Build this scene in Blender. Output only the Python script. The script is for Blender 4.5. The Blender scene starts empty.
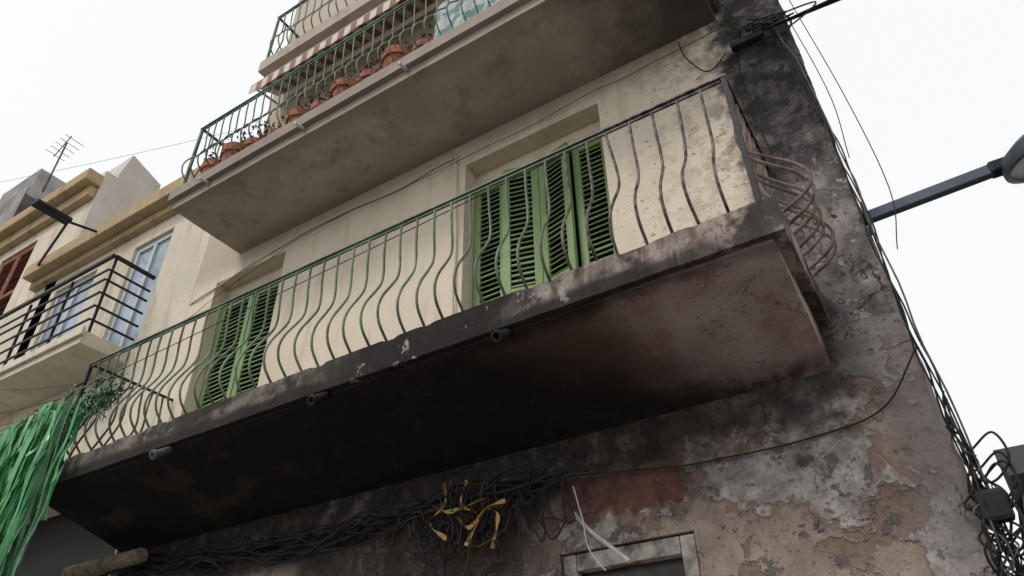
import bpy, bmesh, math, random
from mathutils import Vector, Matrix, noise as mnoise
random.seed(7)
S=bpy.context.scene
S.view_settings.view_transform='Standard'
S.view_settings.look='None'
S.view_settings.exposure=0
COL=S.collection

# ------------------------------------------------------------------ node helper
class NT:
    def __init__(s,name):
        s.m=bpy.data.materials.new(name); s.m.use_nodes=True
        s.t=s.m.node_tree; s.b=s.t.nodes['Principled BSDF']
        tc=s.t.nodes.new('ShaderNodeTexCoord'); s.P=tc.outputs['Object']
        sp=s.t.nodes.new('ShaderNodeSeparateXYZ'); s.t.links.new(s.P,sp.inputs[0])
        s.x,s.y,s.z=sp.outputs
        s.b.inputs['Roughness'].default_value=.85
        s.b.inputs['Specular IOR Level'].default_value=.25
    def put(s,sock,v):
        if isinstance(v,bpy.types.NodeSocket): s.t.links.new(v,sock)
        elif isinstance(v,tuple) and len(v)==3 and sock.type=='RGBA': sock.default_value=(*v,1)
        else: sock.default_value=v
    def M(s,op,a,b=0.0,clamp=False):
        n=s.t.nodes.new('ShaderNodeMath'); n.operation=op; n.use_clamp=clamp
        s.put(n.inputs[0],a); s.put(n.inputs[1],b); return n.outputs[0]
    def add(s,a,b): return s.M('ADD',a,b)
    def sub(s,a,b): return s.M('SUBTRACT',a,b)
    def mul(s,a,b): return s.M('MULTIPLY',a,b)
    def mx(s,a,b): return s.M('MAXIMUM',a,b)
    def sm(s,v,a,b,o0=0.0,o1=1.0):
        n=s.t.nodes.new('ShaderNodeMapRange'); n.interpolation_type='SMOOTHSTEP'
        s.put(n.inputs[0],v); n.inputs[1].default_value=a;n.inputs[2].default_value=b;n.inputs[3].default_value=o0;n.inputs[4].default_value=o1
        return n.outputs[0]
    def noise(s,scale,detail=4,rough=.55,off=0,stretch=None,dist=0):
        v=s.P
        if off or stretch:
            mp=s.t.nodes.new('ShaderNodeMapping'); s.t.links.new(s.P,mp.inputs[0]); mp.inputs['Location'].default_value=(off,off*1.7,off*.6)
            if stretch: mp.inputs['Scale'].default_value=stretch
            v=mp.outputs[0]
        n=s.t.nodes.new('ShaderNodeTexNoise'); s.t.links.new(v,n.inputs['Vector'])
        n.inputs['Scale'].default_value=scale;n.inputs['Detail'].default_value=detail;n.inputs['Roughness'].default_value=rough;n.inputs['Distortion'].default_value=dist
        return n.outputs['Fac']
    def mix(s,f,a,b):
        n=s.t.nodes.new('ShaderNodeMix'); n.data_type='RGBA'
        s.put(n.inputs[0],f)
        for k,v in ((6,a),(7,b)): s.put(n.inputs[k],v)
        return n.outputs[2]
    def bump(s,h,strength=.5,dist=.01,nrm=None):
        n=s.t.nodes.new('ShaderNodeBump'); n.inputs['Strength'].default_value=strength; n.inputs['Distance'].default_value=dist
        s.t.links.new(h,n.inputs['Height'])
        if nrm: s.t.links.new(nrm,n.inputs['Normal'])
        return n.outputs[0]
    def out(s,col,nrm=None,rough=None,metal=None):
        s.put(s.b.inputs['Base Color'],col)
        if nrm: s.t.links.new(nrm,s.b.inputs['Normal'])
        if rough is not None: s.put(s.b.inputs['Roughness'],rough)
        if metal is not None: s.put(s.b.inputs['Metallic'],float(metal))
        return s.m

def simple(name,col,var=.25,scale=8,rough=.7,metal=0,bump=.2,bs=60,bd=.004):
    n=NT(name); k=n.noise(scale,4,.6)
    c=n.mix(n.sm(k,.3,.7),tuple(v*(1-var) for v in col),tuple(min(1,v*(1+var)) for v in col))
    return n.out(c,n.bump(n.noise(bs,2),bump,bd) if bump else None,rough,metal)

def cream_base(n):
    big=n.noise(.9,4,.6); med=n.noise(4,4,.6,3); grit=n.noise(110,2,.6,2)
    streak=n.noise(3,4,.6,5,stretch=(3,1,.3))
    col=n.mix(n.sm(big,.3,.7),(.74,.655,.535),(.65,.57,.455))
    col=n.mix(n.mul(n.sm(streak,.48,.8),.5),col,(.36,.30,.235))
    col=n.mix(n.mul(n.sm(grit,.52,.72),.35),col,(.34,.29,.23))
    xw=n.add(n.x,n.mul(n.sub(med,.5),.9))
    d9=n.noise(9,4,.7,8)
    dirt=n.mul(n.sm(xw,-1.0,.15),n.sm(d9,.43,.60))
    col=n.mix(n.mul(dirt,.7),col,(.17,.15,.135))
    spots=n.mul(n.sm(n.x,-1.6,-.4),n.sm(n.noise(21,4,.7,14),.60,.67)); col=n.mix(n.mul(spots,.75),col,(.09,.075,.07))
    return col,big,grit,med
def facade_upper_mat():
    n=NT('facade_cream_stucco')
    col,big,grit,med=cream_base(n)
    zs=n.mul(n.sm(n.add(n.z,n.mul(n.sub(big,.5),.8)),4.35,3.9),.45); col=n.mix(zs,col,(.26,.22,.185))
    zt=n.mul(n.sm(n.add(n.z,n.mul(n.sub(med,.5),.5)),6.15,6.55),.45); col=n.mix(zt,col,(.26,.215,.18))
    h=n.add(n.mul(n.noise(48,3,.65,91),.8),n.mul(grit,.2))
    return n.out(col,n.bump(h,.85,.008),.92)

def corner_mat():
    n=NT('facade_scorched_plaster')
    cream,big,grit,med=cream_base(n); n9=n.noise(9,4,.65,17)
    wob=n.mul(n.sub(n.noise(2.2,4,.65,7),.5),.75); wob2=n.mul(n.sub(n9,.5),.25)
    xw=n.add(n.add(n.x,wob),wob2)
    grey=n.mix(n.sm(med,.35,.65),(.115,.10,.098),(.29,.26,.255))
    grey=n.mix(n.mul(n.sm(n.noise(24,4,.7,9),.53,.66),.85),grey,(.05,.044,.042))
    grey=n.mix(n.mul(n.sm(n.noise(11,4,.7,11),.58,.65),.75),grey,(.43,.39,.37))
    cw=n.sm(xw,-.10,.03)
    col=n.mix(cw,cream,grey)
    soot=n.mul(n.sm(xw,-.22,.03),n.sm(n.add(n.z,n.mul(wob,1.6)),4.5,5.15))
    soot=n.mul(soot,n.sm(n.noise(7,4,.7,21),.30,.58,.5,1))
    col=n.mix(n.mul(soot,.95),col,(.018,.017,.018))
    s4=n.mul(n.sm(n.add(n.z,n.mul(wob2,1.5)),4.15,3.85),n.mul(n.sm(n.x,.28,.05),.75)); col=n.mix(s4,col,(.04,.035,.033))
    crn=n.noise(1.5,4,.7,33); crk=n.mul(n.sm(n.M('ABSOLUTE',n.sub(crn,.52)),.007,.001),n.mul(cw,.85)); col=n.mix(crk,col,(.02,.018,.017))
    h=n.add(n.mul(n.noise(48,3,.65,91),.5),n.mul(n9,1.3))
    return n.out(col,n.bump(h,.95,.012),.93)

def lower_mat():
    n=NT('facade_peeling_render')
    med=n.noise(3,4,.6,3); n9=n.noise(10,4,.65,17); fine=n.noise(40,3,.65,1)
    wob=n.mul(n.sub(n.noise(2.0,4,.65,7),.5),.8); wob2=n.mul(n.sub(n9,.5),.25)
    l1=n.noise(1.5,5,.62,31,dist=.3); l2=n.noise(2.1,5,.62,44,dist=.3); l3=n.noise(5.5,5,.68,51)
    m1=n.sm(l1,.51,.53); m2=n.sm(l2,.55,.57); m3=n.sm(l3,.59,.615)
    lay=n.mix(n.sm(med,.3,.7),(.31,.24,.20),(.43,.355,.30))
    layB=n.mix(n.sm(n9,.35,.65),(.50,.455,.435),(.33,.29,.275))
    layC=n.mix(n.sm(n9,.35,.65),(.18,.12,.088),(.29,.21,.16))
    layD=n.mix(fine,(.07,.062,.058),(.17,.15,.14))
    c=n.mix(m1,lay,layB)
    rim=n.mul(n.sm(l1,.475,.505),n.sm(l1,.525,.51)); c=n.mix(n.mul(rim,.65),c,(.22,.13,.10))
    c=n.mix(n.mul(m2,.85),c,layC)
    c=n.mix(n.mul(m3,.85),c,layD)
    c=n.mix(n.mul(n.sm(fine,.54,.68),.6),c,(.09,.075,.068))
    c=n.mix(n.mul(n.sm(n.noise(18,5,.75,61),.59,.67),.9),c,(.04,.035,.032))
    c=n.mix(n.mul(n.sm(n9,.3,.7),.4),c,(.13,.11,.10))
    gr=n.mul(n.sm(n.add(n.x,wob2),.10,.3),.6); c=n.mix(gr,c,n.mix(n9,(.08,.072,.072),(.31,.28,.275)))
    brick=n.mul(n.mul(n.sm(n.add(n.x,wob2),-1.72,-1.6),n.sm(n.add(n.x,wob2),-.80,-.9)),n.mul(n.sm(n.add(n.z,wob2),2.88,2.92),n.sm(n.add(n.z,wob2),3.20,3.12)))
    c=n.mix(n.mul(brick,.9),c,n.mix(n.sm(n9,.3,.7),(.19,.075,.05),(.09,.04,.03)))
    soot=n.mul(n.sm(n.add(n.z,n.mul(wob,.9)),2.70,3.25),n.mul(n.sm(n.sub(n.mul(wob,1.0),n.x),.15,1.0),n.sub(1.0,n.mul(brick,.45))))
    soot=n.mx(soot,n.mul(n.sm(n.add(n.x,wob),-1.3,-2.1),.88))
    s3=n.mul(n.sm(n.add(n.z,n.mul(n.add(wob2,wob),.9)),2.95,3.32),n.sm(n.add(n.x,wob2),.34,0)); soot=n.mx(soot,n.mul(s3,.94))
    soot=n.mul(soot,n.sm(n.noise(6,4,.7,71),.25,.55,.72,1))
    pier=n.mul(n.mul(n.sm(n.x,-4.74,-4.72),n.sm(n.x,-3.7,-3.9)),n.sm(n.z,3.05,2.95)); soot=n.mul(soot,n.sub(1.0,n.mul(pier,.75)))
    c=n.mix(n.mul(soot,.96),c,(.014,.012,.011))
    h=n.add(n.mul(fine,.4),n.add(n.mul(n9,.9),n.mul(n.add(m1,n.mul(m2,-1.0)),.7)))
    return n.out(c,n.bump(h,.95,.013),.93)

def soffit_mat():
    n=NT('soffit_scorched')
    wob=n.mul(n.sub(n.noise(1.3,4,.6,2),.5),1.3)
    med=n.noise(5,4,.6,4)
    pink=n.mix(n.sm(med,.3,.7),(.24,.165,.145),(.35,.265,.24))
    pink=n.mix(n.mul(n.sm(n.noise(2.2,4,.5,8),.45,.6),.6),pink,(.39,.335,.315))
    pink=n.mix(n.sm(n.noise(60,3,.7,6),.6,.72),pink,(.10,.06,.05))
    sx=n.sub(wob,n.x)
    brown=n.mix(n.sm(sx,.2,1.05),pink,(.10,.06,.046))
    yd=n.add(n.y,.9)
    soot=n.sm(n.add(sx,n.mul(yd,1.2)),.95,2.0)
    col=n.mix(n.mul(soot,.975),brown,(.009,.0075,.007))
    col=n.mix(n.mul(n.sm(n.noise(3.4,4,.6,15),.52,.66),n.mul(n.sm(n.x,-3.1,-3.9),.22)),col,(.09,.07,.055))
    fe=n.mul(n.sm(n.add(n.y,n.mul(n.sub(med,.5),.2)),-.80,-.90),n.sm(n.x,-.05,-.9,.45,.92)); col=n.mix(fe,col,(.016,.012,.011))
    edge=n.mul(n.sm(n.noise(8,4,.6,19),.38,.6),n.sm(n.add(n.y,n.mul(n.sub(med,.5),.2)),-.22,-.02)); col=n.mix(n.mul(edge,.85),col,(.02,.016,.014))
    cr=n.sm(n.M('ABSOLUTE',n.sub(n.noise(2.3,4,.7,33),.5)),.005,.001); col=n.mix(n.mul(cr,.55),col,(.04,.03,.03))
    nb=n.bump(n.add(n.mul(n.noise(3,3,.6,12),2.0),n.mul(n.noise(55,3,.65,13),.45)),.65,.011)
    return n.out(col,nb,.9)

def lip_mat():
    n=NT('slab_edge_concrete')
    wob=n.mul(n.sub(n.noise(3.2,4,.65,2),.5),.9)
    med=n.noise(6,4,.65,4)
    base=n.mix(n.sm(med,.35,.65),(.20,.16,.145),(.36,.31,.28))
    base=n.mix(n.mul(n.sm(n.noise(4,4,.7,22,stretch=(2.5,1,.4)),.46,.60),.8),base,(.095,.07,.058))
    base=n.mix(n.mul(n.sm(n.x,-1.8,-3.0),.8),base,n.mix(n.sm(med,.35,.65),(.045,.04,.036),(.165,.145,.125)))
    xr=n.add(n.x,wob)
    soot=n.mul(n.sm(xr,-3.2,-2.4),n.sm(xr,-1.0,-1.5))
    soot=n.mx(n.mul(soot,.985),n.mul(n.sm(n.noise(2.4,4,.7,25),.48,.58),.8))
    zb=n.sm(n.add(n.z,n.mul(wob,.14)),3.82,3.75)
    soot=n.mx(soot,n.mul(zb,n.mul(n.sm(xr,.2,-.6),.93)))
    col=n.mix(soot,base,(.014,.012,.0115))
    wh=n.mul(n.sm(n.noise(4,4,.65,52),.61,.64),n.mul(n.sm(n.x,-2.7,-2.4),n.sm(n.x,-.8,-1.2))); col=n.mix(n.mul(wh,.8),col,(.38,.34,.31))
    rust=n.mul(n.sm(n.noise(9,4,.7,45),.58,.66),n.sm(n.x,-1.4,-.6)); col=n.mix(n.mul(rust,.85),col,(.09,.042,.026))
    col=n.mix(n.mul(n.sm(n.noise(45,3,.7,49),.55,.68),.65),col,(.045,.038,.035))
    nb=n.bump(n.add(n.noise(10,4,.7,12),n.mul(n.noise(65,3,.65,13),.4)),.7,.012)
    return n.out(col,nb,.9)

def upper_slab_mat():
    n=NT('upper_slab_plaster')
    med=n.noise(1.8,4,.6,4)
    base=n.mix(n.sm(med,.3,.7),(.35,.30,.255),(.45,.395,.34))
    base=n.mix(n.mul(n.sm(n.noise(3,4,.7,9),.5,.68),.6),base,(.22,.18,.15))
    base=n.mix(n.mul(n.sm(n.noise(40,3,.7,29),.56,.70),.4),base,(.17,.14,.12))
    d=n.mul(n.sm(n.add(n.x,n.mul(n.noise(3,4,.6,31),.9)),-.8,.2),.85); base=n.mix(d,base,(.045,.04,.037))
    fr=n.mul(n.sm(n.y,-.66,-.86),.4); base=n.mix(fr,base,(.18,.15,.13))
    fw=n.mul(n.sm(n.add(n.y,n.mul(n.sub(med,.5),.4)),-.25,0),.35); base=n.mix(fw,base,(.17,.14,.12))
    nb=n.bump(n.add(n.mul(n.noise(5,3,.6,12),1.5),n.mul(n.noise(90,2,.65,13),.35)),.45,.008)
    return n.out(base,nb,.92)

def metal_mat(name,paint,rustx=None):
    n=NT(name); k=n.noise(14,4,.6); k2=n.noise(3,4,.6,3)
    c=n.mix(n.sm(k2,.35,.65),paint,tuple(v*.5 for v in paint))
    c=n.mix(n.mul(n.sm(k,.54,.66),.7),c,(.10,.065,.045))
    if rustx is not None:
        f=n.sm(n.add(n.x,n.mul(n.noise(1.3,3,.5,9),1.0)),rustx-.3,rustx+.8)
        c=n.mix(f,c,n.mix(n.sm(n.noise(18,4,.6,6),.35,.65),(.17,.15,.14),(.025,.022,.022)))
    return n.out(c,n.bump(n.noise(90,2),.3,.002),.5,.1)

MF=facade_upper_mat(); MC=corner_mat(); MLW=lower_mat(); MS=soffit_mat(); ML=lip_mat(); MU=upper_slab_mat()
MRAIL=metal_mat('railing_paint',(.17,.245,.165),-.9)
MRAIL2=metal_mat('railing_green_paint',(.14,.23,.17))
MRUST=simple('burnt_railing',(.14,.105,.09),.5,14,.7) 
MBLK=simple('black_iron',(.017,.018,.021),.3,rough=.5,metal=.2)
MCAB=simple('cable_rubber',(.016,.016,.018),.4,rough=.6,bump=0)
MCABG=simple('cable_grey',(.10,.097,.095),.4,rough=.7,bump=0)
MCABB=simple('cable_burnt_brown',(.06,.038,.028),.5,rough=.9,bump=0)
def shutter_mat():
    n=NT('shutter_green_paint'); k=n.noise(5,4,.6,stretch=(1,1,.3))
    c=n.mix(n.sm(k,.3,.7),(.165,.265,.10),(.25,.36,.165))
    c=n.mix(n.mul(n.sm(n.noise(30,4,.7,4),.55,.67),.55),c,(.09,.115,.06))
    return n.out(c,n.bump(n.noise(40,3,.6,3,stretch=(1,1,.2)),.25,.002),.5)
MSH=shutter_mat()
MDARK=simple('dark_interior',(.010,.010,.010),.2,bump=0)
MCREAM=simple('cream_plaster',(.60,.535,.43),.1,3,.92,0,.5,60,.004)
def dirty(name,c,dk,sc=2.0):
    n=NT(name); a=n.noise(1.3,4,.6); st=n.noise(3,4,.65,5,stretch=(2.5,1,.3)); g=n.noise(14,4,.7,9)
    col=n.mix(n.sm(a,.3,.7),c,tuple(v*.84 for v in c)); col=n.mix(n.mul(n.sm(st,.47,.72),.55),col,dk); col=n.mix(n.mul(n.sm(g,.57,.68),.45),col,dk)
    return n.out(col,n.bump(n.add(n.noise(40,3,.6),g),.45,.007),.92)
MNB=dirty('neighbour_cream_render',(.68,.62,.51),(.38,.32,.25))
MOCH=dirty('ochre_trim',(.44,.34,.20),(.20,.15,.10))
MWHT=dirty('white_render',(.60,.58,.56),(.33,.31,.29))
MGREY=simple('weathered_grey_render',(.27,.26,.26),.35,1.6,.92,0,.5,20,.01)

# ------------------------------------------------------------------ mesh helpers
def empty(name):
    o=bpy.data.objects.new(name,None); COL.objects.link(o); return o
def obj(name,bm,mat,parent=None,smooth=False,bevel=0,sharp=None):
    me=bpy.data.meshes.new(name); bm.normal_update(); bm.to_mesh(me); bm.free()
    for m in (mat if isinstance(mat,list) else [mat]): me.materials.append(m)
    if smooth:
        for p in me.polygons: p.use_smooth=True
        if sharp: me.set_sharp_from_angle(angle=math.radians(sharp))
    o=bpy.data.objects.new(name,me); COL.objects.link(o)
    if parent: o.parent=parent
    if bevel:
        b=o.modifiers.new('bevel','BEVEL'); b.width=bevel; b.segments=2; b.limit_method='ANGLE'
    return o
def box(bm,x0,x1,y0,y1,z0,z1,M=None,mi=0):
    vs=[bm.verts.new((x,y,z)) for x in (x0,x1) for y in (y0,y1) for z in (z0,z1)]
    if M is not None:
        for v in vs: v.co=M@v.co
    for f in ((0,1,3,2),(4,6,7,5),(0,4,5,1),(2,3,7,6),(0,2,6,4),(1,5,7,3)):
        fc=bm.faces.new([vs[i] for i in f]); fc.material_index=mi
def boxo(name,dims,mat,parent=None,bevel=.004):
    bm=bmesh.new(); box(bm,*dims); return obj(name,bm,mat,parent,bevel=bevel)
def rough_box(name,x0,x1,y0,y1,z0,z1,res,amp,mat,parent,shear=None,freq=6,chip=0):
    bm=bmesh.new()
    def grid(o,u,v,nu,nv):
        o,u,v=Vector(o),Vector(u),Vector(v)
        g=[[bm.verts.new(o+u*(i/nu)+v*(j/nv)) for j in range(nv+1)] for i in range(nu+1)]
        for i in range(nu):
            for j in range(nv): bm.faces.new((g[i][j],g[i+1][j],g[i+1][j+1],g[i][j+1]))
    X,Y,Z=x1-x0,y1-y0,z1-z0
    nx,ny,nz=[max(1,int(round(d/res))) for d in (X,Y,Z)]
    grid((x0,y0,z0),(X,0,0),(0,0,Z),nx,nz); grid((x0,y1,z0),(0,0,Z),(X,0,0),nz,nx)
    grid((x0,y0,z0),(0,Y,0),(X,0,0),ny,nx); grid((x0,y0,z1),(X,0,0),(0,Y,0),nx,ny)
    grid((x0,y0,z0),(0,0,Z),(0,Y,0),nz,ny); grid((x1,y0,z0),(0,Y,0),(0,0,Z),ny,nz)
    bmesh.ops.remove_doubles(bm,verts=bm.verts,dist=1e-4)
    for v in bm.verts:
        p=v.co.copy()
        d=mnoise.noise_vector(p*freq)*amp+mnoise.noise_vector(p*freq*4)*amp*.3
        if chip:
            fy=abs(p.y-y0)<1e-3; fz=abs(p.z-z0)<1e-3 or abs(p.z-z1)<1e-3; fx=abs(p.x-x1)<1e-3 or abs(p.x-x0)<1e-3
            if fy+fz+fx>=2:
                k=max(0,mnoise.noise(p*6+Vector((9,2,1)))-.12)*4*(.35 if abs(p.z-z0)<1e-3 else 1)
                if fy: d.y+=chip*k
                if abs(p.z-z0)<1e-3: d.z+=chip*k
                if abs(p.z-z1)<1e-3: d.z-=chip*k
                if abs(p.x-x1)<1e-3: d.x-=chip*k
        v.co=p
        if shear: v.co=shear(v.co)
        v.co+=d
    return obj(name,bm,mat,parent,smooth=True,sharp=38)
def curves(name,lines,rad,mat,parent=None,res=2):
    cu=bpy.data.curves.new(name,'CURVE'); cu.dimensions='3D'; cu.bevel_depth=rad; cu.bevel_resolution=res; cu.use_fill_caps=True
    for L in lines:
        sp=cu.splines.new('POLY'); sp.points.add(len(L)-1)
        for p,q in zip(sp.points,L): p.co=(*q,1)
        sp.use_smooth=True
    cu.materials.append(mat)
    o=bpy.data.objects.new(name,cu); COL.objects.link(o)
    if parent: o.parent=parent
    return o
def smooth_line(pts,n=8):
    P=[Vector(p) for p in pts]; P=[P[0]*2-P[1]]+P+[P[-1]*2-P[-2]]
    out=[]
    for i in range(1,len(P)-2):
        a,b,c,d=P[i-1:i+3]
        for k in range(n):
            t=k/n
            out.append(.5*((2*b)+(c-a)*t+(2*a-5*b+4*c-d)*t*t+(3*b-a-3*c+d)*t**3))
    out.append(P[-2]); return out
def sag(a,b,s,n=14):
    a,b=Vector(a),Vector(b)
    return [a.lerp(b,i/n)-Vector((0,0,4*s*(i/n)*(1-i/n))) for i in range(n+1)]

# ------------------------------------------------------------------ apartment building
AB=empty('apartment_building')
XL,XR,ZT,XJ,ZM,ZS,XS=-6.12,.43,12.6,-.30,3.66,8.3,-5.62
def wall(name,x0,x1,z0,z1,ops,mat,parent,y=0,back=None):
    bm=bmesh.new()
    xs=sorted({x0,x1,*[o[0] for o in ops],*[o[1] for o in ops]}); zs=sorted({z0,z1,*[o[2] for o in ops],*[o[3] for o in ops]})
    for i in range(len(xs)-1):
        for j in range(len(zs)-1):
            cx,cz=(xs[i]+xs[i+1])/2,(zs[j]+zs[j+1])/2
            if any(o[0]<cx<o[1] and o[2]<cz<o[3] for o in ops): continue
            bm.faces.new([bm.verts.new(p) for p in ((xs[i],y,zs[j]),(xs[i+1],y,zs[j]),(xs[i+1],y,zs[j+1]),(xs[i],y,zs[j+1]))])
    for a,b,c,d,dp in ops:
        for q in (((a,y,c),(a,y,d),(a,y+dp,d),(a,y+dp,c)),((b,y,c),(b,y+dp,c),(b,y+dp,d),(b,y,d)),((a,y,d),(b,y,d),(b,y+dp,d),(a,y+dp,d)),((a,y,c),(a,y+dp,c),(b,y+dp,c),(b,y,c))):
            bm.faces.new([bm.verts.new(p) for p in q])
    bmesh.ops.remove_doubles(bm,verts=bm.verts,dist=1e-5)
    o=obj(name,bm,mat,parent)
    if ops:
        bm=bmesh.new()
        for a,b,c,d,dp in ops: box(bm,a-.1,b+.1,y+dp+.002,y+dp+.05,c-.1,d+.1)
        obj(name+'_recess_backs',bm,back or MDARK,parent)
    return o
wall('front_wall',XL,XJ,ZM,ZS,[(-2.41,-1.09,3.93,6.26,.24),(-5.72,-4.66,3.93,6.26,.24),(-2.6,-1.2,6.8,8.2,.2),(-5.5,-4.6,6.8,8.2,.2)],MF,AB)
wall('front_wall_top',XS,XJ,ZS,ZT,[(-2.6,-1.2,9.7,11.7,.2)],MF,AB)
wall('front_wall_lower',XL,XJ,0,ZM,[(-1.66,-.86,.0,2.74,.16),(-6.0,-4.75,0,3.02,.5)],MLW,AB)
def strip(name,za,zb,mat):
    bm=bmesh.new(); res=.022
    path=[(XJ,0)]+[(XJ+.02+i*res,0) for i in range(int((XR-XJ-.03)/res)+1)]+[(XR,.0)]+[(XR,j*res) for j in range(1,14)]
    nz=int((zb-za)/.028); g=[]
    for px,py in path:
        row=[]
        for j in range(nz+1):
            z=za+j*(zb-za)/nz
            k=min(1,max(0,(px-XJ)/.25))
            n1=mnoise.noise(Vector((px*4,py*4,z*4)))*.012+mnoise.noise(Vector((px*15,py*15,z*15)))*.007
            c=max(0,mnoise.noise(Vector((3,z*2.1,1)))+.15)*.05+max(0,mnoise.noise(Vector((5,z*9,2))))*.025
            near=max(0,1-((px-XR)**2+py**2)**.5/.09)
            row.append(bm.verts.new((px+n1*(1 if py>0 else .2*k)-c*near,py-n1*k*(0 if py>0 else 1)+c*near*.8,z)))
        g.append(row)
    for i in range(len(g)-1):
        for j in range(nz): bm.faces.new((g[i][j],g[i+1][j],g[i+1][j+1],g[i][j+1]))
    obj(name,bm,mat,AB,smooth=True)
    return path[-1][1]
yb=strip('corner_wall',ZM,ZT,MC); strip('corner_wall_lower',0,ZM,MLW)
bm=bmesh.new()
for q in (((XR,yb,0),(XR,9,0),(XR,9,ZT),(XR,yb,ZT)),((XL,0,0),(XL,0,ZS),(XL,9,ZS),(XL,9,0)),((XS,0,ZS),(XS,0,ZT),(XS,9,ZT),(XS,9,ZS)),((XL,0,ZS),(XS,0,ZS),(XS,9,ZS),(XL,9,ZS)),((XL,9,0),(XL,9,ZS),(XR,9,ZS),(XR,9,0)),((XS,9,ZS),(XS,9,ZT),(XR,9,ZT),(XR,9,ZS)),((XS,0,ZT),(XR,0,ZT),(XR,9,ZT),(XS,9,ZT))):
    bm.faces.new([bm.verts.new(p) for p in q])
obj('side_and_roof',bm,MCREAM,AB)

def shear_main(v):
    t=max(0,min(1,(v.y+.905)/.905)); u=(v.z-3.5)/.2; zb=3.675-.255*t
    v.z=zb+(3.70-zb)*u; return v
rough_box('balcony_slab_underside',-5.98,.02,-.905,-.001,3.5,3.70,.05,.004,MS,AB,shear=shear_main)
rough_box('balcony_slab_edge',-6.02,.085,-.945,-.002,3.695,3.9,.0255,.0025,ML,AB,chip=.010)
for i,x in enumerate((-1.42,-2.75,-4.25)):
    bm=bmesh.new()
    M=Matrix.Translation((x,-.955,3.64))@Matrix.Rotation(math.radians(125),4,'X')
    bmesh.ops.create_cone(bm,cap_ends=False,segments=16,radius1=.024,radius2=.026,depth=.20,matrix=M)
    bmesh.ops.create_cone(bm,cap_ends=False,segments=16,radius1=.034,radius2=.032,depth=.03,matrix=M@Matrix.Translation((0,0,.085)))
    o=obj('drain_spout_%d'%(i+1),bm,MCABG if i==2 else MCAB,AB,smooth=True); s=o.modifiers.new('s','SOLIDIFY'); s.thickness=.006

PROF=[(1,0),(.90,0),(.78,-.006),(.66,-.018),(.55,-.008),(.44,.045),(.33,.105),(.22,.135),(.12,.115),(.04,.045),(0,0)]
def prof(H,k,zb):
    return smooth_line([(o*k,0,zb+h*H) for h,o in PROF],3)
def railing(name,x0,x1,yf,yw,z0,H,sp,mat,parent,bellyk=1,rad=.0085,right=True,left=True,wild=.0,matr=None,sidek=1.25,sidesp=None):
    bars=[]; n=int(round((x1-x0)/sp))
    for i in range(1,n):
        x=x0+(x1-x0)*i/n+random.uniform(-.006,.006)
        k=bellyk*(1+random.uniform(-.09,.09)); ph=random.uniform(0,6)
        w=wild*(1 if (x>-1.0 and i%3==0) else .14)*random.uniform(.5,1)
        bars.append([(x+w*math.sin(ph+5*(p.z-z0))*.5,yf-p.x,p.z) for p in prof(H,k,z0)])
    curves(name+'_front_bars',bars,rad,mat,parent)
    ends=[]
    if right: ends.append((x1,1))
    if left: ends.append((x0,-1))
    sb=[]; ss=sidesp or sp
    for xe,sg in ends:
        m=int(abs(yw-yf)/ss)
        for i in range(1,m+1):
            y=yf+(yw-yf)*i/(m+1)
            kk=sidek*random.uniform(.9,1.1)
            sb.append([(xe+sg*p.x*kk,y+.02*math.sin(i*3+p.z*4)*(wild>0),p.z) for p in prof(H,bellyk,z0)])
    if sb: curves(name+'_side_bars',sb,rad*1.1,matr or mat,parent)
    mp=matr and MBLK or mat
    bm=bmesh.new()
    box(bm,x0-.02,x1+.02,yf-.02,yf+.02,z0+H,z0+H+.014)
    box(bm,x0,x1-.02,yf-.008,yf+.008,z0+H-.022,z0+H-.002)
    box(bm,x0,x1-.02,yf-.009,yf+.009,z0+.035,z0+.05)
    obj(name+'_rails',bm,mat,parent,bevel=.003)
    bm=bmesh.new()
    for xe,sg in ends:
        box(bm,xe-.019,xe+.019,yf+.022,yw,z0+H,z0+H+.013)
        box(bm,xe-.008,xe+.008,yf+.016,yw,z0+.037,z0+.052)
        box(bm,xe-.015,xe+.015,yf-.015,yf+.015,z0-.01,z0+H-.001)
    obj(name+'_end_rails',bm,mp,parent,bevel=.003)
railing('balcony_railing',-5.93,.0,-.86,0,3.9,1.0,.146,MRAIL,AB,wild=.05,matr=MRUST,rad=.009,bellyk=1.0,sidek=1.75,sidesp=.115)

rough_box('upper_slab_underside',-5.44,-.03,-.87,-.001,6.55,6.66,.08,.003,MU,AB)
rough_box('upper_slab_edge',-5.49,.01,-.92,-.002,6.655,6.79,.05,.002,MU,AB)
railing('upper_railing',-5.42,-.05,-.85,0,6.79,.95,.125,MRAIL2,AB,rad=.0075,bellyk=1.0)
for i,x in enumerate((-4.9,-3.6,-2.4)):
    bm=bmesh.new(); M=Matrix.Translation((x,-.93,6.62))@Matrix.Rotation(math.radians(100),4,'X')
    bmesh.ops.create_cone(bm,cap_ends=True,segments=12,radius1=.016,radius2=.016,depth=.12,matrix=M)
    obj('upper_drain_spout_%d'%(i+1),bm,MWHT,AB,smooth=True)
rough_box('third_floor_slab',-5.42,-.1,-.42,-.001,9.22,9.42,.1,.004,MU,AB)
railing('third_floor_railing',-5.36,-.15,-.38,0,9.42,.95,.14,MRAIL2,AB,rad=.009,bellyk=.7)

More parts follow.
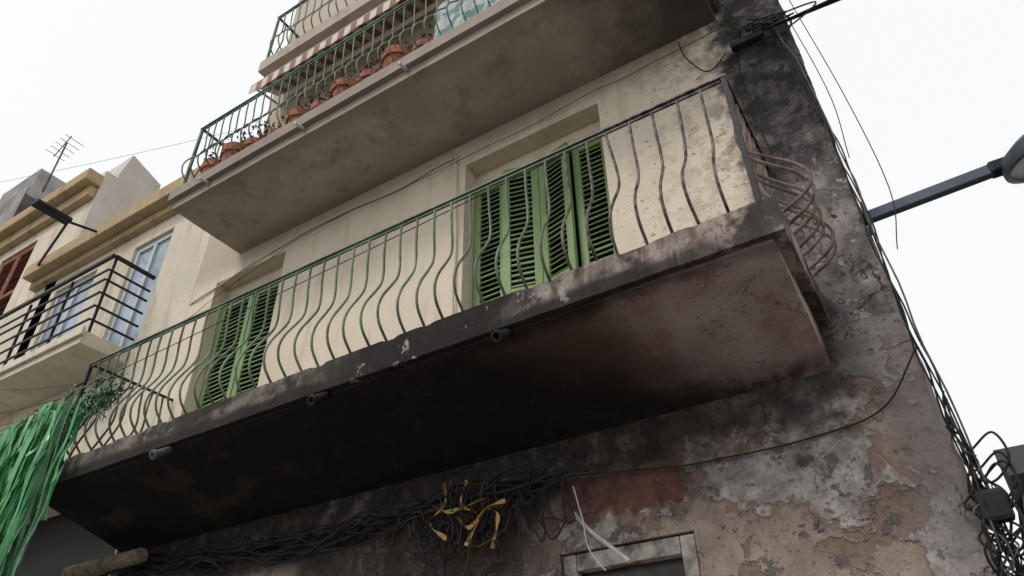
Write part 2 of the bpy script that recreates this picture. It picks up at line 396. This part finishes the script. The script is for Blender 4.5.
def shutter_leaf(bm,w,z0,z1,M,st=.062):
    t=.032
    box(bm,0,st,0,t,z0,z1,M); box(bm,w-st,w,0,t,z0,z1,M)
    zs=[z0,z0+(z1-z0)*.36,z1-.09]; hs=[.13,.08,.09]
    for a,h in zip(zs,hs): box(bm,st,w-st,.002,t-.002,a,a+h,M)
    for (a,b) in ((zs[0]+hs[0],zs[1]),(zs[1]+hs[1],zs[2])):
        n=int((b-a)/.05)
        for i in range(n):
            z=a+(i+.5)*(b-a)/n+random.uniform(-.002,.002)
            R=M@Matrix.Translation((0,.017,z))@Matrix.Rotation(math.radians(50+random.uniform(-7,7)),4,'X')@Matrix.Rotation(random.uniform(-.012,.012),4,'Y')
            box(bm,st-.003,w-st+.003,-.021,.021,-.0045,.0045,R)
def window(name,x0,x1,z0,z1,n,y,angs):
    bm=bmesh.new(); w=(x1-x0)/n
    for i in range(n):
        a=angs[i]
        if a>=0: M=Matrix.Translation((x0+w*i+.002,y,0))@Matrix.Rotation(-math.radians(a),4,'Z')
        else: M=Matrix.Translation((x0+w*(i+1)-.002,y,0))@Matrix.Rotation(math.radians(-a),4,'Z')@Matrix.Translation((-w+.004,0,0))
        shutter_leaf(bm,w-.004,z0,z1,M)
    obj(name,bm,MSH,AB,bevel=.002)
window('balcony_door_shutters',-2.40,-1.10,3.94,6.06,4,.14,(0,-14,14,0))
window('balcony_door_shutters_far',-5.71,-4.67,3.94,6.06,2,.14,(3,-2))
boxo('shutter_box_panel',(-2.409,-1.091,.17,.235,6.065,6.258),MCREAM,AB)
boxo('shutter_box_panel_far',(-5.719,-4.661,.17,.235,6.065,6.258),MCREAM,AB)
window('upper_door_shutters',-2.59,-1.21,6.81,8.18,4,.1,(0,0,0,0))
window('upper_door_shutters_far',-5.49,-4.61,6.81,8.18,2,.1,(0,0))
bm=bmesh.new()
for d in ((-1.65,-1.57,.02,.10,0,2.73),(-.95,-.87,.02,.10,0,2.73),(-1.565,-.955,.02,.10,2.64,2.73),(-1.565,-.955,.03,.09,2.40,2.45),(-1.28,-1.23,.03,.09,0,2.395)): box(bm,*d)
obj('shop_door_frame',bm,simple('sooty_white_paint',(.30,.27,.245),.7,9,.7),AB,bevel=.004)
boxo('door_glass',(-1.565,-.955,.11,.12,0,2.70),simple('dirty_glass',(.05,.05,.05),.4,6,.2),AB)

# ------------------------------------------------------------------ balcony contents (upper floor)
MTER=simple('terracotta',(.30,.115,.07),.4,12,.85)
MLEAF=simple('dry_plant_foliage',(.13,.07,.04),.6,20,.8,bump=0)
for i in range(10):
    x=-5.25+i*.315; s=random.uniform(.85,1.15)
    pl=empty('terracotta_pot'); bm=bmesh.new()
    pr=[(0,.0),(.10,.0),(.145,.26),(.165,.26),(.168,.33),(.145,.33),(.135,.28),(0,.27)]
    N=20; rings=[]
    yy=-.67+random.uniform(-.01,.05)
    for r,h in pr:
        rings.append([bm.verts.new((x+r*s*.9*math.cos(2*math.pi*k/N),yy+r*s*.9*math.sin(2*math.pi*k/N),6.80+h*s*1.25)) for k in range(N)] if r else [bm.verts.new((x,yy,6.80+h*s*1.25))])
    for k in range(len(rings)-1):
        a,b=rings[k],rings[k+1]
        for q in range(N):
            w=(q+1)%N
            if len(a)==1: bm.faces.new((a[0],b[w],b[q]))
            elif len(b)==1: bm.faces.new((a[q],a[w],b[0]))
            else: bm.faces.new((a[q],a[w],b[w],b[q]))
    obj('pot',bm,MTER,pl,smooth=True,sharp=30)
    bm=bmesh.new()
    for k in range(random.randint(60,190)):
        c=Vector((x+random.gauss(0,.09),yy+random.gauss(0,.07),7.20+abs(random.gauss(0,.15))))
        a=Vector((random.gauss(0,1),random.gauss(0,1),random.gauss(0,1))).normalized()*.03; b=a.orthogonal().normalized()*.012
        bm.faces.new([bm.verts.new(c+q) for q in (-a,b,a,-b)])
    obj('leaves',bm,MLEAF,pl)
def cloth(name,x0,x1,y,z1,z0,mat):
    bm=bmesh.new(); nx,nz=30,12
    g=[[bm.verts.new((x0+(x1-x0)*i/nx,y-.02*math.sin(i*.9+.1*j)*(.3+j/nz)-.02*math.sin(i*.33),z1-(z1-z0)*j/nz)) for j in range(nz+1)] for i in range(nx+1)]
    for i in range(nx):
        for j in range(nz): bm.faces.new((g[i][j],g[i+1][j],g[i+1][j+1],g[i][j+1]))
    return obj(name,bm,mat,None,smooth=True)
n=NT('turquoise_white_cloth'); w=n.sm(n.noise(7,3,.6),.50,.55)
MCL=n.out(n.mix(w,(.50,.53,.52),(.17,.29,.30)),None,.9)
cloth('hanging_cloth',-2.25,-1.1,-.74,7.58,6.9,MCL)
n=NT('striped_awning_fabric'); w=n.sm(n.M('FRACT',n.mul(n.x,5.2)),.48,.52)
MAW=n.out(n.mix(w,(.52,.47,.40),(.22,.13,.10)),n.bump(n.noise(20),.2,.005),.9)
AW=empty('striped_awning')
bm=bmesh.new(); nx=60; ax0,ax1=-5.40,-.3
rows=[(-.06,9.10),(-.25,9.00),(-.46,8.88),(-.465,8.72)]
g=[[bm.verts.new((ax0+(ax1-ax0)*i/nx,y,z-.010*math.sin(i*.8)*(k>0)-(.02*abs(math.sin(i*.9)) if k==3 else 0))) for k,(y,z) in enumerate(rows)] for i in range(nx+1)]
for i in range(nx):
    for k in range(3): bm.faces.new((g[i][k],g[i+1][k],g[i+1][k+1],g[i][k+1]))
obj('fabric',bm,MAW,AW,smooth=True)
curves('front_tube',[[(ax0,-.45,8.88),(ax1,-.45,8.88)]],.016,MWHT,AW)
curves('arms',[[(-5.38,0,8.95),(-5.38,-.45,8.87)],[(-.4,0,8.95),(-.4,-.45,8.87)]],.015,MWHT,AW)

# ------------------------------------------------------------------ neighbour houses
H1=empty('townhouse')
wall('front_wall',-10.0,XL-.003,0,8.25,[(-7.78,-6.98,5.88,7.66,.12),(-9.6,-8.6,5.88,7.66,.15),(-9.3,-6.14,0,4.25,.35)],MNB,H1)
boxo('roof',(-10.0,XL-.003,.252,8.9,8.15,8.235),MOCH,H1,0)
boxo('eave_cornice',(-10.3,XL-.003,-.24,.25,8.02,8.24),MOCH,H1,.01)
boxo('eave_cornice_lower',(-10.3,XL-.003,-.1,-.001,7.90,8.017),MOCH,H1,.01)
boxo('balcony_slab',(-10.0,-7.02,-.56,-.001,5.66,5.82),MNB,H1,.008)
boxo('balcony_slab_trim',(-10.0,-6.98,-.60,-.562,5.74,5.84),MNB,H1,.008)
bm=bmesh.new()
for k,z in enumerate((5.98,6.16,6.34,6.52,6.66,6.86)):
    r=.011 if k<5 else .02
    box(bm,-9.98,-7.04,-.54-r,-.54+r,z-r,z+r); box(bm,-7.04-r,-7.04+r,-.54+r+.001,-.001,z-r,z+r)
for x in (-7.04,-7.9,-8.8,-9.7): box(bm,x-.014,x+.014,-.515,-.488,5.82,6.84)
obj('black_railing',bm,MBLK,H1,bevel=.002)
bm=bmesh.new()
for a,b in ((-7.78,-6.98),(-9.6,-8.6)):
    box(bm,a,a+.06,.04,.1,5.89,7.65);box(bm,b-.06,b,.04,.1,5.89,7.65);box(bm,a+.06,b-.06,.04,.1,7.58,7.65);box(bm,a+.06,b-.06,.04,.1,5.89,5.97);box(bm,(a+b)/2-.03,(a+b)/2+.03,.038,.098,5.97,7.58)
obj('window_frames',bm,simple('pale_window_paint',(.50,.53,.55),.1),H1,bevel=.004)
bm=bmesh.new(); box(bm,-7.72,-7.04,.07,.075,5.97,7.58); box(bm,-9.54,-8.66,.07,.075,5.97,7.58)
obj('window_glass',bm,simple('window_glass',(.30,.38,.46),.2,2,.12,bump=0),H1)

H2=empty('townhouse')
wall('front_wall',-12.6,-9.72,0,10.1,[(-12.2,-11.1,7.7,9.3,.12),(-12.2,-11.1,4.5,6.5,.12)],MNB,H2)
boxo('cornice',(-12.7,-9.62,-.26,-.001,9.72,9.95),MOCH,H2,.02); boxo('cornice_lower',(-12.7,-9.68,-.12,-.0012,9.50,9.715),MOCH,H2,.02)
bm=bmesh.new()
pts=[(.2,8.2),(.2,10.2),(.3,10.72),(.9,10.5),(.9,8.2)]
a=[bm.verts.new((-9.66,y,z)) for y,z in pts]; b=[bm.verts.new((-12.6,y,z)) for y,z in pts]
bm.faces.new(a); bm.faces.new(b[::-1])
for i in range(5): bm.faces.new((a[i],b[i],b[(i+1)%5],a[(i+1)%5]))
box(bm,-9.72,-9.655,.001,.199,0,10.1)
obj('party_wall',bm,MWHT,H2)
bm=bmesh.new()
for sx in (-12.18,-11.64): shutter_leaf(bm,.52,7.72,9.28,Matrix.Translation((sx,.03,0)))
obj('shutters',bm,simple('red_brown_paint',(.20,.07,.045),.3),H2)
H3=empty('townhouse')
wall('front_wall',-17,-12.75,0,11.4,[(-14.5,-13.5,8.6,10.2,.15)],MGREY,H3)
bm=bmesh.new(); box(bm,-17,-12.78,.02,3,11.2,11.41); box(bm,-14.3,-12.9,.1,1.2,11.415,12.0); obj('roof_and_stack',bm,MGREY,H3)
AN=empty('tv_antenna'); x,y,z=-12.9,.3,11.9
curves('mast',[[(x,y,11.4),(x,y,12.9)]],.018,MCABG,AN)
curves('boom',[[(x-.35,y,12.7),(x+.4,y-.1,12.78)]],.010,MCABG,AN)
curves('elements',[[(x-.3+k*.16,y-.2,12.71+k*.018),(x-.3+k*.16,y+.2,12.71+k*.018)] for k in range(5)],.006,MCABG,AN)

WL=empty('wall_street_lamp')
bm=bmesh.new(); box(bm,-8.58,-8.42,-1.08,-.60,7.98,8.05); obj('lamp_head',bm,MBLK,WL,bevel=.02)
curves('arm',[[(-8.5,-.62,8.01),(-8.5,-.24,8.10)],[(-9.9,-.25,8.1),(-8.5,-.62,8.01)]],.018,MBLK,WL)

# ------------------------------------------------------------------ street lamp right
SL=empty('street_lamp')
MLP=simple('lamp_blue_grey_paint',(.075,.095,.12),.15,5,.45,.3,bump=0)
bm=bmesh.new()
A=Vector((.40,.10,4.35)); Bv=Vector((1.20,.10,4.39))
M=Matrix.Translation((A+Bv)/2)@(Bv-A).to_track_quat('Z','X').to_matrix().to_4x4()
box(bm,-.034,.034,-.026,.026,-(Bv-A).length/2,(Bv-A).length/2,M)
obj('arm',bm,MLP,SL,bevel=.006)
bm=bmesh.new(); box(bm,.432,.452,.03,.17,4.27,4.43); obj('wall_plate',bm,MLP,SL,bevel=.004)
bm=bmesh.new()
hc=Vector((1.42,.08,4.38)); HM=Matrix.Translation(hc)@Matrix.Rotation(math.radians(-8),4,'Y')@Matrix.Rotation(math.radians(14),4,'X')
prf=[(.0,.12),(.10,.115),(.2,.09),(.27,.045),(.285,.0),(.285,-.03),(.262,-.035),(.255,-.018),(.0,-.018)]
N=40; rings=[]
for r_,h in prf:
    if r_==0: rings.append([bm.verts.new(HM@Vector((0,0,h)))])
    else: rings.append([bm.verts.new(HM@Vector((r_*math.cos(2*math.pi*i/N),r_*math.sin(2*math.pi*i/N),h))) for i in range(N)])
for k in range(len(rings)-1):
    a,b=rings[k],rings[k+1]
    for i in range(N):
        j=(i+1)%N
        if len(a)==1: f=bm.faces.new((a[0],b[i],b[j]))
        elif len(b)==1: f=bm.faces.new((a[i],b[0],a[j]))
        else: f=bm.faces.new((a[i],b[i],b[j],a[j]))
        if k>=7: f.material_index=1
obj('lamp_head',bm,[MLP,simple('lamp_diffuser',(.34,.37,.40),.05,3,.3,bump=0)],SL,smooth=True,sharp=50)
bm=bmesh.new(); box(bm,1.09,1.22,.06,.14,4.35,4.425); obj('neck',bm,MBLK,SL,bevel=.012)

SA=empty('shop_awning')
bm=bmesh.new()
for q in (((.75,3,3.85),(3.2,3,3.85),(3.2,2.4,3.45),(.75,2.4,3.45)),((.75,2.4,3.45),(3.2,2.4,3.45),(3.2,2.4,3.30),(.75,2.4,3.30)),((.75,3,3.85),(.75,2.4,3.45),(.75,2.4,3.30),(.75,3,3.30))):
    bm.faces.new([bm.verts.new(p) for p in q])
obj('canvas',bm,MBLK,SA)
curves('frame',[[(.75,3,3.3),(3.2,3,3.3)],[(.75,2.4,3.3),(.75,6,3.3)]],.02,MBLK,SA)
H4=empty('side_street_building'); boxo('walls',(.9,6,3.02,8,0,3.84),MBLK,H4,0)

# ------------------------------------------------------------------ cables
CB=empty('utility_cables')
def wob(pts,amp,n=8,freq=3):
    L=smooth_line(pts,n); s=random.uniform(0,99)
    return [p+mnoise.noise_vector(Vector((s,p.z*freq,p.x*freq)))*amp for p in L]
corner=[]
for k in range(4):
    dx=random.uniform(-.03,.03); dy=-random.uniform(.02,.05)
    corner.append(wob([(.28+dx,dy,6.25),(.36+dx,dy,5.6),(.40+dx,dy,5.0),(.42+dx,dy,4.3),(.42+dx,dy,3.6),(.44+dx,dy,2.9),(.46+dx,dy,2.2),(.46+dx,dy,1.0)],.035,10))
curves('corner_bundle',corner,.0045,MCAB,CB)
curves('corner_bundle_grey',[wob([(.33,-.05,6.2),(.42,-.05,5.4),(.45,-.06,4.4),(.46,-.05,3.4),(.5,-.05,2.4)],.03)],.005,MCABG,CB)
curves('side_street_spans',[sag((.22,-.06,6.12),(9,-.1+.15*k,6.35+.25*k),.12+.08*k) for k in range(4)],.007,MCAB,CB)
curves('slack_drop',[smooth_line([(.40,-.02,7.6),(.50,-.02,6.3),(.58,-.03,5.2),(.60,-.03,4.4),(.52,-.03,4.0)],8),smooth_line([(.34,-.05,7.4),(.42,-.05,6.4),(.50,-.06,5.3),(.47,-.06,4.7)],8)],.003,MCAB,CB)
tg=[]
for k in range(7):
    c=Vector((.18+random.uniform(-.14,.15),-.06,6.1+random.uniform(-.07,.07)))
    tg.append(smooth_line([c+Vector((random.gauss(0,.09),random.gauss(-.03,.03),random.gauss(0,.04))) for _ in range(5)],6))
curves('corner_splice_tangle',tg,.006,MCAB,CB)
bm=bmesh.new(); box(bm,.02,.26,-.09,-.03,6.06,6.12); obj('splice_clamp',bm,MCAB,CB,bevel=.01)
curves('wall_cable_drop',[wob([(.05,-.02,6.2),(.02,-.02,5.6),(.06,-.02,4.9)],.03),wob([(.10,-.02,6.5),(-.05,-.02,6.9),(-.1,-.02,7.6)],.03),wob([(-.02,-.02,6.1),(-.16,-.02,6.0),(-.28,-.02,6.15),(-.34,-.02,6.5)],.03)],.005,MCAB,CB)
curves('facade_cable',[wob([(-6.1,-.015,6.12),(-4.4,-.02,6.38),(-3.2,-.02,6.36),(-2.6,-.02,6.40),(-2.50,-.02,6.28),(-2.47,-.02,5.0),(-2.46,-.02,4.0)],.012,10)],.009,MCREAM,CB)
curves('facade_wire',[wob([(-6.1,-.03,5.9),(-4.4,-.03,6.30),(-2.6,-.03,6.32),(0,-.03,6.4)],.02,10)],.003,MCAB,CB)
curves('rail_wire',[sag((-6.6,-.9,4.6),(.05,-.8,5.0),.02,20),sag((-9.8,-.4,6.0),(-5.9,-.88,4.7),.05),sag((-9.8,-.5,5.5),(-5.9,-.88,4.6),.05),sag((-9.8,-.5,5.3),(-5.6,-.98,4.35),.03),sag((-9.8,-.7,5.0),(-5.6,-.98,4.30),.0)],.0035,MCAB,CB)
curves('lower_wall_cable',[wob([(-2.2,-.03,3.25),(-1.5,-.04,3.16),(-.8,-.03,3.08),(-.15,-.03,3.08),(.2,-.03,3.15),(.42,-.05,3.40)],.012,12)],.005,MCAB,CB)
MFW=simple('distant_grey_wire',(.35,.35,.36),.1,bump=0)
curves('sky_wires',[sag((-25,-3,14),(-6.2,0,9.0),.4,20)],.003,MFW,CB)

TR=empty('burnt_cable_tangle'); L=[];L2=[]
for k in range(20):
    z=random.uniform(2.45,3.15); pts=[]; x=.44+random.gauss(0,.015)
    for q in range(7):
        sp_=.012+.05*max(0,3.1-z); pts.append((x+random.gauss(.02,sp_),-.05+random.gauss(0,.03),z)); z-=random.uniform(.04,.16)
    (L if k%3 else L2).append(smooth_line(pts,7))
for k in range(9):
    z=random.uniform(2.3,2.85); x=.48; a=random.uniform(.05,.12)
    L.append(smooth_line([(x,-.05,z),(x+a,-.08,z+.05),(x+a*1.2,-.1,z-.08),(x+a*.3,-.07,z-.16),(x-.05,-.05,z-.1)],8))
curves('strands',L,.0055,MCAB,TR); curves('bare_strands',L2,.0035,MCABG,TR)
bm=bmesh.new(); box(bm,.42,.54,-.10,-.03,2.52,2.66,Matrix.Rotation(.0,4,'Y')); obj('melted_junction_box',bm,MCAB,TR,bevel=.02)
TB=empty('burnt_cable_tangle'); L=[];L2=[];L3=[]
for k in range(14):
    z=3.04+random.uniform(-.06,.16); y=-random.uniform(.03,.16)
    L.append(wob([(-6.1,y,z+.1),(-4.8,y,z+.05),(-3.6,y,z-random.uniform(0,.08)),(-2.6,y,z+.02),(-1.9,y,z+.03),(-1.5+random.uniform(-.3,.2),y,z+.06)],.12,9,3.0))
for k in range(60):   # drooping loops
    x=-2.15+random.gauss(0,.30); w=random.uniform(.06,.35); zt=3.10+random.gauss(0,.06); dr=random.uniform(.06,.34); y=-.08-random.uniform(0,.12)
    l=wob([(x-w/2,y,zt),(x-w*.38,y-.02,zt-dr*.6),(x+random.uniform(-.05,.05),y-.04,zt-dr),(x+w*.36,y-.02,zt-dr*.55),(x+w/2,y,zt+random.uniform(-.05,.05))],.06,7,6)
    (L2 if k%3 else L3).append(l)
for k in range(22):   # broken hanging ends
    x=-2.1+random.gauss(0,.34); dr=random.uniform(.15,.5); y=-.1-random.uniform(0,.08)
    (L2 if k%2 else L3).append(wob([(x,y,3.12),(x+random.gauss(0,.04),y-.04,3.12-dr*.5),(x+random.gauss(0,.08),y-.03,3.12-dr),(x+random.gauss(0,.12),y-.05,3.12-dr*random.uniform(.8,1.1))],.05,7,6))
curves('bundle',L,.008,MCAB,TB); curves('strands',L2,.0055,MCAB,TB); curves('loose_strands',L3,.0045,MCABB,TB)
def ribbon(bm,pts,w):
    L=smooth_line(pts,8); prev=None
    for i,p in enumerate(L):
        t=(L[min(i+1,len(L)-1)]-L[max(i-1,0)]).normalized()
        s=t.cross(Vector((0,1,0)).lerp(Vector((0,0,1)),.5+.5*math.sin(i*.5))).normalized()*w/2*(.7+.4*math.sin(i*.9))
        a,b=bm.verts.new(p+s),bm.verts.new(p-s)
        if prev: bm.faces.new((prev[0],a,b,prev[1]))
        prev=(a,b)
YR=empty('yellow_tape'); bm=bmesh.new()
for pts in ([(-2.32,-.24,3.22),(-2.30,-.26,3.08),(-2.40,-.27,2.98),(-2.26,-.28,2.86)],[(-2.22,-.24,3.0),(-2.10,-.28,2.90),(-1.98,-.28,2.99),(-1.86,-.26,3.02)],[(-2.14,-.26,3.20),(-2.16,-.28,3.05),(-2.05,-.26,2.96),(-2.12,-.28,2.80)],[(-2.40,-.26,3.10),(-2.25,-.28,3.02),(-2.0,-.26,3.06)],[(-1.98,-.26,3.0),(-1.9,-.28,2.93),(-1.95,-.26,2.76)]): ribbon(bm,pts,.026)
n=NT('scorched_yellow_tape'); c=n.mix(n.sm(n.noise(14,4,.6),.50,.60),(.36,.22,.06),(.05,.03,.015))
obj('ribbons',bm,n.out(c,None,.6),YR,smooth=True)
BC=empty('broken_conduit')
curves('tube',[smooth_line([(-1.50,-.10,2.92),(-1.40,-.13,2.80),(-1.27,-.12,2.68),(-1.18,-.14,2.60)],5)],.013,simple('grey_plastic_conduit',(.36,.35,.34),.4),BC)
curves('wires',[wob([(-1.50,-.1,3.08),(-1.44,-.14,2.88),(-1.42,-.12,2.72),(-1.32,-.14,2.58)],.04)],.004,MWHT,BC)
RA=empty('rolled_awning')
bm=bmesh.new()
bmesh.ops.create_cone(bm,cap_ends=True,segments=28,radius1=.06,radius2=.06,depth=1.0,matrix=Matrix.Translation((-5.80,-.26,3.25))@Matrix.Rotation(math.pi/2,4,'Y'))
obj('roll',bm,simple('old_canvas',(.20,.16,.125),.4,14,.9,0,.5,20,.01),RA,bevel=.01)
curves('brackets',[[(-6.2,0,3.33),(-6.2,-.3,3.27)],[(-5.45,0,3.33),(-5.45,-.3,3.27)]],.014,MBLK,RA)

# ------------------------------------------------------------------ green streamers
GS=empty('green_plastic_streamers')
def green(name,c0,c1):
    n=NT(name); k=n.noise(7,4,.6); m=n.out(n.mix(n.sm(k,.3,.7),c0,c1),None,.35); n.b.inputs['Specular IOR Level'].default_value=.5; return m
MG=green('green_plastic',(.025,.17,.05),(.085,.38,.13)); MG3=green('green_plastic_pale',(.08,.32,.12),(.17,.48,.22)); MG2=green('green_plastic_dark',(.010,.05,.02),(.03,.13,.05))
for nm,mat,cnt,yo in (('strips',MG,130,0),('pale_strips',MG3,35,-.03),('inner_strips',MG2,90,.05)):
    bm=bmesh.new()
    for i in range(cnt):
        x=-5.32-abs(random.triangular(0,2.2,.5)); y=-.99-random.uniform(0,.14)+yo; zt=4.33+random.uniform(-.10,.08)
        Lh=random.uniform(.9,1.95) if random.random()<.8 else random.uniform(.3,.8); w=random.uniform(.012,.05); s=random.uniform(0,99)
        m=16; prev=None; an=random.uniform(-.9,.9)
        for j in range(m+1):
            t=j/m; nv=mnoise.noise_vector(Vector((s,t*3.0,0)))*.09*t**.6
            p=Vector((x+nv.x+.09*t*math.sin(s),y+nv.y-.03*t,zt-Lh*t)); a2=an+t*4*math.sin(s*2)
            sd=Vector((math.cos(a2),math.sin(a2),0))*w/2*(1-.5*t)
            q=(bm.verts.new(p+sd),bm.verts.new(p-sd))
            if prev: bm.faces.new((prev[0],q[0],q[1],prev[1]))
            prev=q
    obj(nm,bm,mat,GS,smooth=True)
bm=bmesh.new()
for i in range(170):
    x=-5.1-abs(random.gauss(0,.55)); p=Vector((x,-.96+random.gauss(0,.04),4.34+random.gauss(0,.07)))
    ribbon(bm,[p,p+Vector((random.gauss(0,.06),-.04,random.uniform(-.05,.09))),p+Vector((random.gauss(0,.08),-.07,-.04)),p+Vector((random.gauss(0,.08),-.06,-random.uniform(.05,.22)))],.014)
obj('knots',bm,MG2,GS,smooth=True)
curves('cord',[sag((-8.5,-1.0,4.5),(-5.0,-.92,4.38),.03)],.006,MCAB,GS)

# ------------------------------------------------------------------ ground
def sheet(name,x0,x1,y0,y1,z,mat):
    bm=bmesh.new(); bm.faces.new([bm.verts.new(p) for p in ((x0,y0,z),(x1,y0,z),(x1,y1,z),(x0,y1,z))]); return obj(name,bm,mat)
sheet('ground',-300,300,-300,300,0,simple('ground_dusty',(.24,.22,.20),.15,1,bump=0))
sheet('road',-300,300,-7.2,-2.03,.004,simple('asphalt',(.06,.06,.06),.2,30))
boxo('pavement',(-60,.9,-1.9,-.001,0.002,.13),simple('pavement_tiles',(.32,.30,.27),.15,6),None,.01)
boxo('kerb',(-60,.9,-2.02,-1.902,0.001,.135),simple('kerb_stone',(.32,.31,.29),.15,6),None,.01)

# ------------------------------------------------------------------ light
W=bpy.data.worlds.new('World'); S.world=W; W.use_nodes=True; nt=W.node_tree
bg=nt.nodes['Background']; sky=nt.nodes.new('ShaderNodeTexSky'); sky.sky_type='NISHITA'; sky.sun_disc=False
EL,AZ=math.radians(50),math.radians(205)
sky.sun_elevation=EL; sky.sun_rotation=AZ; sky.dust_density=4
mx=nt.nodes.new('ShaderNodeMix'); mx.data_type='RGBA'; mx.inputs[0].default_value=.85
nt.links.new(sky.outputs[0],mx.inputs[6]); mx.inputs[7].default_value=(11.0,11.05,11.1,1)
nt.links.new(mx.outputs[2],bg.inputs[0]); bg.inputs[1].default_value=.1
ld=bpy.data.lights.new('sun','SUN'); ld.energy=1.5; ld.angle=math.radians(14); ld.color=(1,.94,.86)
lo=bpy.data.objects.new('sun',ld); COL.objects.link(lo)
d=Vector((math.sin(AZ)*math.cos(EL),math.cos(AZ)*math.cos(EL),math.sin(EL)))
lo.rotation_euler=d.to_track_quat('Z','Y').to_euler(); lo.location=d*30

# ------------------------------------------------------------------ camera
f=719.279;y=-0.546;t=0.621;r=-0.019
F=Vector((math.sin(y)*math.cos(t),math.cos(y)*math.cos(t),math.sin(t)));R=Vector((math.cos(y),-math.sin(y),0));U=R.cross(F)
R2=R*math.cos(r)+U*math.sin(r);U2=-R*math.sin(r)+U*math.cos(r)
cd=bpy.data.cameras.new('camera'); cd.sensor_width=36; cd.lens=f*36/1024; cd.clip_end=1000; cd.clip_start=.05
co=bpy.data.objects.new('camera',cd); COL.objects.link(co)
m=Matrix((R2,U2,-F)).transposed().to_4x4(); m.translation=Vector((.326,-3.738,1.593)); co.matrix_world=m
S.camera=co
